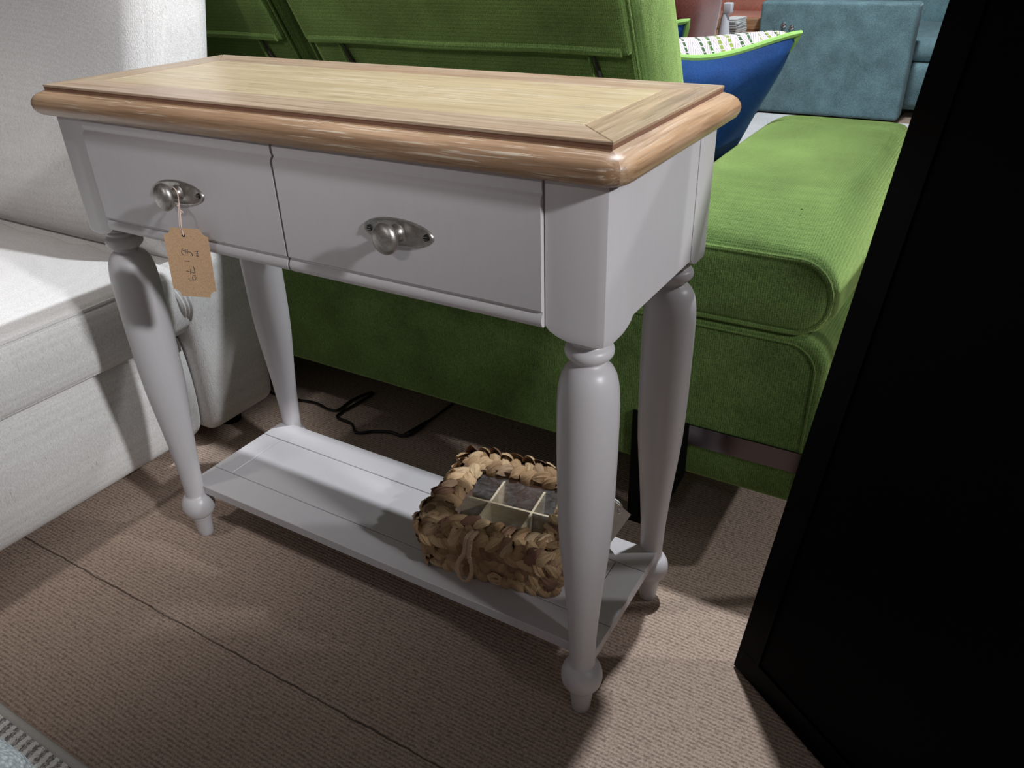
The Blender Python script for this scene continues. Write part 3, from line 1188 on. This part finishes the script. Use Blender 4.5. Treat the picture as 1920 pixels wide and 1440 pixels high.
def round_box_y(m, x0, x1, y0, y1, z0, z1, rt, rb, edge, n=8, puff=0.0, rows=14, xin=0.0):
    """solid whose cross-section in x-z has its right corners rounded (rt top, rb bottom); long axis y; edges softened"""
    pts = []
    for k in range(n + 1):
        a_ = radians(-90 + 90 * k / n)
        pts.append((x1 - rb + rb * cos(a_), z0 + rb + rb * sin(a_)))
    for k in range(n + 1):
        a_ = radians(90 * k / n)
        pts.append((x1 - rt + rt * cos(a_), z1 - rt + rt * sin(a_)))
    K = 20
    for k in range(1, K):
        pts.append((x1 - rt + (x0 + rt - x1 + rt) * k / K, z1))
    for k in range(n + 1):
        a_ = radians(90 + 90 * k / n)
        pts.append((x0 + rt + rt * cos(a_), z1 - rt + rt * sin(a_)))
    for k in range(n + 1):
        a_ = radians(180 + 90 * k / n)
        pts.append((x0 + rb + rb * cos(a_), z0 + rb + rb * sin(a_)))
    cx, cz = (x0 + x1) / 2, (z0 + z1) / 2
    secs = []
    ne = 5
    for k in range(ne + 1):
        a_ = radians(90 * k / ne)
        secs.append((y0 + edge * (1 - sin(a_)), edge * (1 - cos(a_))))
    secs = [(y0 + edge - edge * sin(radians(90 * (ne - k) / ne)), edge - edge * cos(radians(90 * (ne - k) / ne))) for k in range(ne + 1)]
    ys = secs + [(y0 + edge + (y1 - y0 - 2 * edge) * k / rows, 0) for k in range(1, rows)] + [(y0 + y1 - y, i_) for y, i_ in reversed(secs)]
    rings = []
    for y, ins in ys:
        ring = []
        for x, z in pts:
            hx, hz = (x1 - x0) / 2, (z1 - z0) / 2
            xx = cx + (x - cx) * (1 - ins / hx)
            zz = cz + (z - cz) * (1 - ins / hz)
            if puff and zz > cz:
                ux = (xx - cx) / hx
                uy = (y - (y0 + y1) / 2) / ((y1 - y0) / 2)
                zz += puff * (1 - abs(ux) ** 8) * (1 - abs(uy) ** 4) * (zz - cz) / hz
            if puff:
                uy = (y - (y0 + y1) / 2) / ((y1 - y0) / 2)
                if xx > x1 - .1:
                    xx += .3 * puff * (1 - uy ** 2)
            ring.append(m.vert((xx, y, zz)))
        rings.append(ring)
    N_ = len(pts)
    for A, B in zip(rings, rings[1:]):
        for k in range(N_):
            m.face([A[k], B[k], B[(k + 1) % N_], A[(k + 1) % N_]])
    m.face(rings[0])
    m.face(rings[-1][::-1])
    return pts


m = MB()
gp = round_box_y(m, GX0, GX1, GY0, GY1 - .02, .135, .425, .045, .022, .010)
gb = m.build('base', GREEN_FAB, GS)
# inset welt on rear and side faces of the base
m = MB()
pts = []
ins = .017
for k in range(9):
    a_ = radians(90 - 90 * k / 8)
    pts.append((GX1 - .045 - ins + .045 * cos(a_) + .002, GY0 - .0005, .425 - .045 - ins * .5 + .045 * sin(a_) - .004))
pts = [(-1.6, GY0 - .0005, .412)] + [(-.2, GY0 - .0005, .412)] + pts + [(GX1 - ins + .002, GY0 - .0005, .15)]
m.tube(pts, .0016, 6)
m.build('welt', GREEN_FAB, gb)

m = MB()
round_box_y(m, -.170, GX1 - .006, GY0 - .004, GY1 + .01, .4255, .542, .05, .045, .022, 8, .049)
gs = m.build('arm_pad', GREEN_FAB, GS)
m = MB()
m.soft(((GX0 - .18) / 2, .95, .4245 - .03), (-.18 - GX0, .76, .16), .03, 5, None, 6)
m.build('seat_cushion', GREEN_FAB, GS)
m = MB()
pts = []
x1_, z0_, z1_ = GX1 - .010, .429, .5375
for k in range(13):
    a_ = radians(90 - 180 * k / 12)
    pts.append((x1_ - .050 + .048 * cos(a_), GY0 + .002, (z0_ + z1_) / 2 + (z1_ - z0_) / 2 * sin(a_)))
pts = [(-.12, GY0 + .002, z1_)] + pts + [(-.12, GY0 + .002, z0_)]
m.tube(pts, .0042, 8)
m.build('piping', GREEN_FAB, gs)
m = MB()
m.lathe((0, 0), [(0.0002, 0), (.002, 0.0004), (.0002, .0008)], 10)
for v in m.v:
    v[:] = v + Vector((0.063, 0.535, 0.5795))
m.build('fluff_speck', BLACK_LEG, gs)

# dark smoked chrome band around the base end, and leg blades
m = MB()
bz0, bz1 = .197, .234
bo = .0035
path = [(-0.105, GY0 - bo), (GX1 - .012, GY0 - bo)] + [(GX1 - .012 + (.012 + bo) * sin(radians(90 * k / 5)), GY0 + .012 - (.012 + bo) * cos(radians(90 * k / 5))) for k in range(1, 6)] + [(GX1 + bo, GY1 - .1)]
o_r, i_r = [], []
for z in (bz0, bz1):
    o_r.append([m.vert((x, y, z)) for x, y in path])
    i_r.append([m.vert((min(x, GX1 - .002), max(y, GY0 + .002), z)) for x, y in path])
for k in range(len(path) - 1):
    m.face([o_r[0][k], o_r[0][k + 1], o_r[1][k + 1], o_r[1][k]])
    m.face([o_r[1][k], o_r[1][k + 1], i_r[1][k + 1], i_r[1][k]], smooth=False)
    m.face([o_r[0][k + 1], o_r[0][k], i_r[0][k], i_r[0][k + 1]], smooth=False)
m.face([o_r[0][0], o_r[1][0], i_r[1][0], i_r[0][0]], smooth=False)
m.build('metal_band', CHROME_DARK, GS)
for x0 in (-0.1385, -1.75):
    m = MB()
    pts = [(x0, 0.0), (x0 + .098, 0.0) if False else (x0 + .052, 0.0), (x0 + .098, .135), (x0 + .098, .234), (x0, .234)]
    fr = [m.vert((x, GY0 - .005, z)) for x, z in pts]
    bk = [m.vert((x, GY0 + .014, z)) for x, z in pts]
    m.face(fr, smooth=False)
    m.face(bk[::-1], smooth=False)
    for k in range(5):
        m.face([fr[k], bk[k], bk[(k + 1) % 5], fr[(k + 1) % 5]], smooth=False)
    m.build('leg', BLACK_LEG, GS)
for x0 in (-0.1385, -1.75):
    m = MB()
    m.box((x0, GY1 - .06, 0), (x0 + .06, GY1 - .04, .138))
    m.build('leg', BLACK_LEG, GS)

# reclined back cushions
KL = -0.53


def rec(x, v_, w):
    """x along, v height above z .45 measured vertically, w depth from the rear plane into the sofa"""
    z = .46 + v_
    y = .57 + KL * (z - .78)
    n_ = Vector((0, 1, -KL)).normalized()
    n_ = Vector((0, 1, .53)).normalized()
    return Vector((x, y, z)) + n_ * w


ZTOPB = .475


def make_back(x0, x1):
    wd = x1 - x0

    def fn(p_, u):
        x = p_.x
        v_ = p_.z
        w = p_.y
        if u.y > 0:
            w += .03 * (1 - u.x ** 4) * (1 - u.z ** 4)
        sb = .012 * (1 - u.z ** 2) * (1 - u.y ** 2)
        x += sb * (1 if u.x > 0 else -1) * abs(u.x) ** 6
        return rec((x0 + x1) / 2 + x, v_ + ZTOPB / 2, w + .085)
    m = MB()
    m.soft((0, 0, 0), (wd, .165, ZTOPB), .020, 5, fn, 14)
    bk_ = m.build('back_cushion', GREEN_FAB, GS)
    # upper rear panel with a rolled lower hem

    def fn2(p_, u):
        sag = .0015 * sin((u.x + 1) * 5.0)
        return rec((x0 + x1) / 2 + p_.x, p_.z + .315 + (.145) / 2 + sag * (1 if u.z < 0 else 0), p_.y - .001)
    m = MB()
    m.soft((0, 0, 0), (wd - .012, .020, .150), .0098, 4, fn2, 24)
    m.build('rear_panel', GREEN_FAB, bk_)
    m = MB()
    m.tube([rec(x0 + .02 + (wd - .04) * k / 30, .3205 + .0015 * sin((2 * k / 30) * 5.0), -.009) for k in range(31)], .0075, 8)
    m.build('hem_roll', GREEN_FAB, bk_)
    for s in (0, 1):
        xx = x0 + .082 if s == 0 else x1 - .082
        for d, mat, wdt in ((0, GREEN_FAB, .010), (.010, GAP, .007)):
            m = MB()
            pts = [rec(xx + d, .318, -.004), rec(xx + d + .004, .28, -.006), rec(xx + d + .012, .24, -.004), rec(xx + d + .018, .18, -.001)]
            pts = smooth_path(pts, 5)
            m.tube(pts, [.001 + (wdt * .55) * min(1, i / 8) for i in range(len(pts))], 6)
            m.build('pleat' if d == 0 else 'pleat_gap', mat, bk_)
    # side seams on the rear corners
    for xx in (x0 + .003, x1 - .003):
        m = MB()
        m.tube([rec(xx, v_, .0015) for v_ in [i * .045 for i in range(11)]], .0024, 6)
        m.build('seam', GREEN_FAB, bk_)
    return bk_


make_back(-.898, -.219)
make_back(-1.64, -.945)

# ================================================================== SCATTER CUSHIONS


def cushion(name, label, tl, tr, br, bl, thick, sag, up, front_dir, base):
    R_ = thing(name, label, 'cushion', base)
    tl, tr, br, bl = map(Vector, (tl, tr, br, bl))
    n_ = (tr - tl).cross(bl - tl).normalized()
    if n_.dot(Vector(front_dir)) < 0:
        n_ = -n_
    NU = 26

    def edge_pt(u, v):
        P = (tl * (1 - u) + tr * u) * (1 - v) + (bl * (1 - u) + br * u) * v
        cu_ = 4 * u * (1 - u)
        cv_ = 4 * v * (1 - v)
        mid_ = (tl + tr + br + bl) / 4
        pull = 0.055
        # concave edges
        P = P + (mid_ - P) * (pull * (cu_ * abs(1 - 2 * v) ** 3 + cv_ * abs(1 - 2 * u) ** 3))
        P = P - Vector((0, 0, 1)) * sag * (sin(pi * u) ** 1.3) * max(0, 1 - 2.2 * v) ** 1.0
        return P

    def sheet(side):
        g_ = []
        for i in range(NU + 1):
            row = []
            for j in range(NU + 1):
                u, v = i / NU, j / NU
                bump_ = (4 * u * (1 - u) * 4 * v * (1 - v)) ** (0.42 if side > 0 else 0.36)
                P = edge_pt(u, v) + n_ * side * thick * bump_
                if side > 0:
                    P = P + Vector((0, 0, 1)) * up * bump_ * max(0, 1 - v * 1.6)
                else:
                    P = P + n_ * .004 * sin(u * 23 + v * 9) * bump_
                row.append(P)
            g_.append(row)
        return g_
    for side, nm, mat in ((1, 'front_panel', PALM), (-1, 'rear_panel', BLUE_VEL)):
        g_ = sheet(side)
        m = MB()
        ids = [[m.vert(P) for P in row] for row in g_]
        for i in range(NU):
            for j in range(NU):
                f = [ids[i][j], ids[i + 1][j], ids[i + 1][j + 1], ids[i][j + 1]]
                uv = [(a_ / NU, b_ / NU) for a_, b_ in ((i, j), (i + 1, j), (i + 1, j + 1), (i, j + 1))]
                m.face(f, uv=uv)
        m.build(nm, mat, R_, sharp=0)
    per = [edge_pt(i / NU, 0) for i in range(NU)] + [edge_pt(1, i / NU) for i in range(NU)] + [edge_pt(1 - i / NU, 1) for i in range(NU)] + [edge_pt(0, 1 - i / NU) for i in range(NU)]
    m = MB()
    m.tube(per, .0064, 8, closed=True)
    m.build('piping', LIME_PIPE, R_)
    return R_


cushion('scatter_cushion', 'blue velvet cushion with palm print front and lime piping, corner pointing right', (-.40, .82, .766), (-.095, 1.09, .754), (-.225, 1.11, .485), (-.49, .90, .485), .080, .034, .050, (0, 1, .6), (-.3, .93, .475))
cushion('scatter_cushion', 'blue cushion with lime piping peeking out behind the palm print cushion', (-.70, 1.10, .775), (-.340, 1.14, .766), (-.38, 1.20, .49), (-.76, 1.16, .49), .04, .03, .01, (0, 1, .6), (-.5, 1.15, .475))

# ================================================================== BLACK DISPLAY BOARD
B0 = Vector((0.130, 0.202, 0.0))
e1 = Vector((0.81975914, -0.57270844, 0))
e2 = Vector((0.0912, 0.1303, 0.98725)).normalized()
nb = Vector((-0.56542343, -0.80933157, 0.15899293))
BD = thing('display_board', 'large black framed display board leaning back beside the console table', 'board', tuple(B0 + e1 * .35))


def bd(s, t_, n_):
    return B0 + e1 * s + e2 * t_ + nb * n_


def bbox(m, s0, s1, t0, t1, n0, n1):
    i0 = len(m.v)
    m.box((s0, t0, n0), (s1, t1, n1))
    for v in m.v[i0:]:
        v[:] = bd(*v)


BW_, BH_ = .70, .935
for args in ((0, BW_, 0.0045, .040), (0, BW_, BH_ - .04, BH_), (0, .040, .0405, BH_ - .0405), (BW_ - .04, BW_, .0405, BH_ - .0405)):
    m = MB()
    bbox(m, *args, -.022, 0.0)
    m.build('frame_rail', BLACK_FRAME, BD)
m = MB()
bbox(m, .0405, BW_ - .0405, .0405, BH_ - .0405, -.018, -.003)
m.build('panel', BLACK, BD)
m = MB()
for s in (.03, BW_ - .03):
    m.tube([bd(s, BH_ - .05, -.03), Vector((bd(s, 0, 0).x, bd(s, 0, 0).y, 0)) + Vector((.26, .36, .006))], .011, 10)
m.build('rear_prop', BLACK_LEG, BD)

# ================================================================== CABLE
cz = .0048
cpx = [(-1.20, .47), (-1.04, .455), (-.978, .461), (-.935, .470), (-.890, .463), (-.866, .471), (-.866, .520), (-.852, .566), (-.842, .563), (-.845, .520), (-.852, .465),
       (-.843, .445), (-.800, .440), (-.766, .418), (-.735, .440), (-.700, .455), (-.668, .455), (-.655, .480), (-.655, .520), (-.652, .56), (-.645, .70)]
CB = thing('power_cable', 'thin black power cable with inline plug lying under the green sofa edge', 'cable', (-.8, .46, 0))
m = MB()
m.tube(smooth_path([(x, y, cz) for x, y in cpx], 7), .0032, 8)
m.build('cord', RUBBER, CB)
m = MB()
cpts = smooth_path([(-.667, .457, .0065), (-.660, .472, .0065), (-.655, .500, .0065), (-.654, .525, .0062)], 6)
m.tube(cpts, [.0035 + .0030 * sin(pi * min(1, i / (len(cpts) - 1) * 1.0)) for i in range(len(cpts))], 10)
m.build('plug_connector', RUBBER, CB)

# ================================================================== RUG + FOOTSTOOL
RG = thing('striped_rug', 'grey and white striped rug with grey bound edge at bottom left', 'rug', (-.5, -1.0, 0))
m = MB()
m.box((-.95, -1.7, .001), (.10, -.384, .011))
m.build('pile', RUG, RG)
m = MB()
m.tube([(-.955, -.3795, .0072), (.105, -.3795, .0072)], .0070, 10)
m.build('binding', RUG_EDGE, RG)

FS = thing('boucle_footstool', 'pale grey boucle footstool on the striped rug in the bottom left corner', 'footstool', (-.65, -.75, .011))


def fs_fn(p_, u):
    return (p_.x, p_.y, p_.z + (.015 * (1 - u.x ** 4) * (1 - u.y ** 4) if u.z > 0 else 0))


m = MB()
m.soft((-.66, -.722, .170), (.62, .52, .23), .05, 6, fs_fn, 8)
m.build('seat_pad', BOUCLE, FS)
for x in (-.88, -.44):
    for y in (-.92, -.57):
        m = MB()
        m.lathe((x, y), [(.014, .0115), (.018, .062)], 16)
        m.build('leg', BLACK_LEG, FS)

# ================================================================== FAR SHOWROOM
TS = thing('teal_sofa', 'teal velour sofa with square outer arm beyond the green seat', 'sofa', (-.5, 4.6, 0))


def arm_fn(p_, u):
    # top edge dips toward the front of the arm
    return (p_.x, p_.y, p_.z)


m = MB()
m.soft((-.590, 4.22, .299), (.79, .15, .573), .018, 5, arm_fn, 4)
m.build('arm', TEAL_FAB, TS)
m = MB()
m.tube([(-.96, 4.150, .535), (-.25, 4.150, .535)], .004, 6)
m.build('arm_seam', TEAL_FAB, TS)
m = MB()
m.soft((-.50, 4.90, .16), (.93, 1.15, .24), .04, 5, None, 3)
m.build('base', TEAL_FAB, TS)
m = MB()
m.soft((-.45, 4.90, .335), (.93, 1.10, .11), .05, 5, None, 3)
m.build('seat_cushion', TEAL_FAB, TS)
m = MB()
m.soft((-.65, 4.42, .52), (.38, .20, .30), .08, 6, None, 3)
m.build('back_cushion', TEAL_FAB, TS)
m = MB()
m.soft((-.30, 5.52, .48), (1.3, .22, .52), .07, 6, None, 3)
m.build('back_cushion', TEAL_FAB, TS)
for x, z in ((-.852, .469), (-.808, .459)):
    m = MB()
    m.lathe((0, 0), [(.013, 0), (.013, .006), (.006, .010), (.006, .014)], 18)
    for v in m.v:
        v[:] = Vector((x + v.x, 4.146 - v.z, z + v.y))
    m.build('metal_stud', CHROME, TS)

PR = tag(MB().build('pale_rug', PALE_RUG), 'pale white rug glimpsed between the blue cushion and teal sofa', 'rug')
m = MB()
m.box((-.93, 2.6, .001), (.4, 4.13, .010))
me = m.build('pale_rug_mesh', PALE_RUG).data
PR.data = me
bpy.data.objects.remove(bpy.data.objects['pale_rug_mesh'])

PC = thing('pink_armchair', 'dusty pink velvet armchair with rounded arm in the far background', 'armchair', (-1.385, 3.2, 0))
m = MB()


def pc_fn(p_, u):
    return (p_.x + .05 * u.z * max(0, u.x), p_.y, p_.z)


m.soft((-1.385, 3.20, .42), (.80, .62, .74), .19, 8, pc_fn, 3)
m.build('curved_shell', PINK_FAB, PC)
m = MB()
m.soft((-1.385, 3.30, .82), (.7, .30, .22), .09, 6, None, 3)
m.build('back_roll', PINK_FAB, PC)
for x in (-1.61, -1.16):
    m = MB()
    m.lathe((x, 3.2), [(.016, 0), (.022, .06)], 14)
    m.build('leg', BLACK_LEG, PC)

WS = thing('tapered_stand', 'white tapered stand with square cap beside the pink armchair', 'stand', (-1.043, 3.70, 0))
m = MB()
m.lathe((-1.043, 3.70), [(.085, 0.0), (.083, .012), (.056, .25), (.034, .42), (.018, .560)], 28)
m.build('post', PALE_PAINT, WS)
m = MB()
m.box((-1.053, 3.68, .561), (-1.010, 3.722, .610), .006)
m.build('cap', PALE_PAINT, WS)

CT = thing('wooden_side_table', 'low brown wooden side table holding leaflets in the far background', 'table', (-1.25, 4.1, 0))
m = MB()
m.box((-1.52, 3.84, .395), (-.992, 4.30, .430), .004)
m.build('table_top', TABLE_WOOD, CT)
m = MB()
m.box((-1.51, 4.22, .432), (-.996, 4.29, .490), .004)
m.build('rear_ledge', TABLE_WOOD, CT)
for x in (-1.49, -1.02):
    for y in (3.88, 4.26):
        m = MB()
        m.box((x - .02, y - .02, 0), (x + .02, y + .02, .395))
        m.build('leg', TABLE_WOOD, CT)
m = MB()
m.box((-.075 / 2, -.09, 0), (.075 / 2, .09, .0062))
lf = m.build('leaflet', PAPER, base=(0, 0, 0))
first = None
for k in range(10):
    o = lf if k == 0 else lf.copy()
    if k:
        COL.objects.link(o)
    o.location = (-1.075 + random.uniform(-.004, .004), 3.98 + random.uniform(-.01, .01), .4305 + k * .0088)
    o.rotation_euler = (0, 0, random.uniform(-.08, .08))
    tag(o, 'white folded leaflet in the stack on the wooden side table', 'leaflet', 'leaflets stacked on the side table')

PS = thing('peach_sofa', 'peach upholstered sofa with soft cushions behind the wooden side table', 'sofa', (-1.6, 5.2, 0))
m = MB()
m.soft((-1.66, 5.15, .26), (1.2, .8, .40), .10, 6, None, 3)
m.build('seat', PEACH_FAB, PS)
m = MB()
m.soft((-1.62, 5.3, .52), (1.1, .5, .22), .09, 6, None, 3)
m.build('cushion', PEACH_FAB, PS)
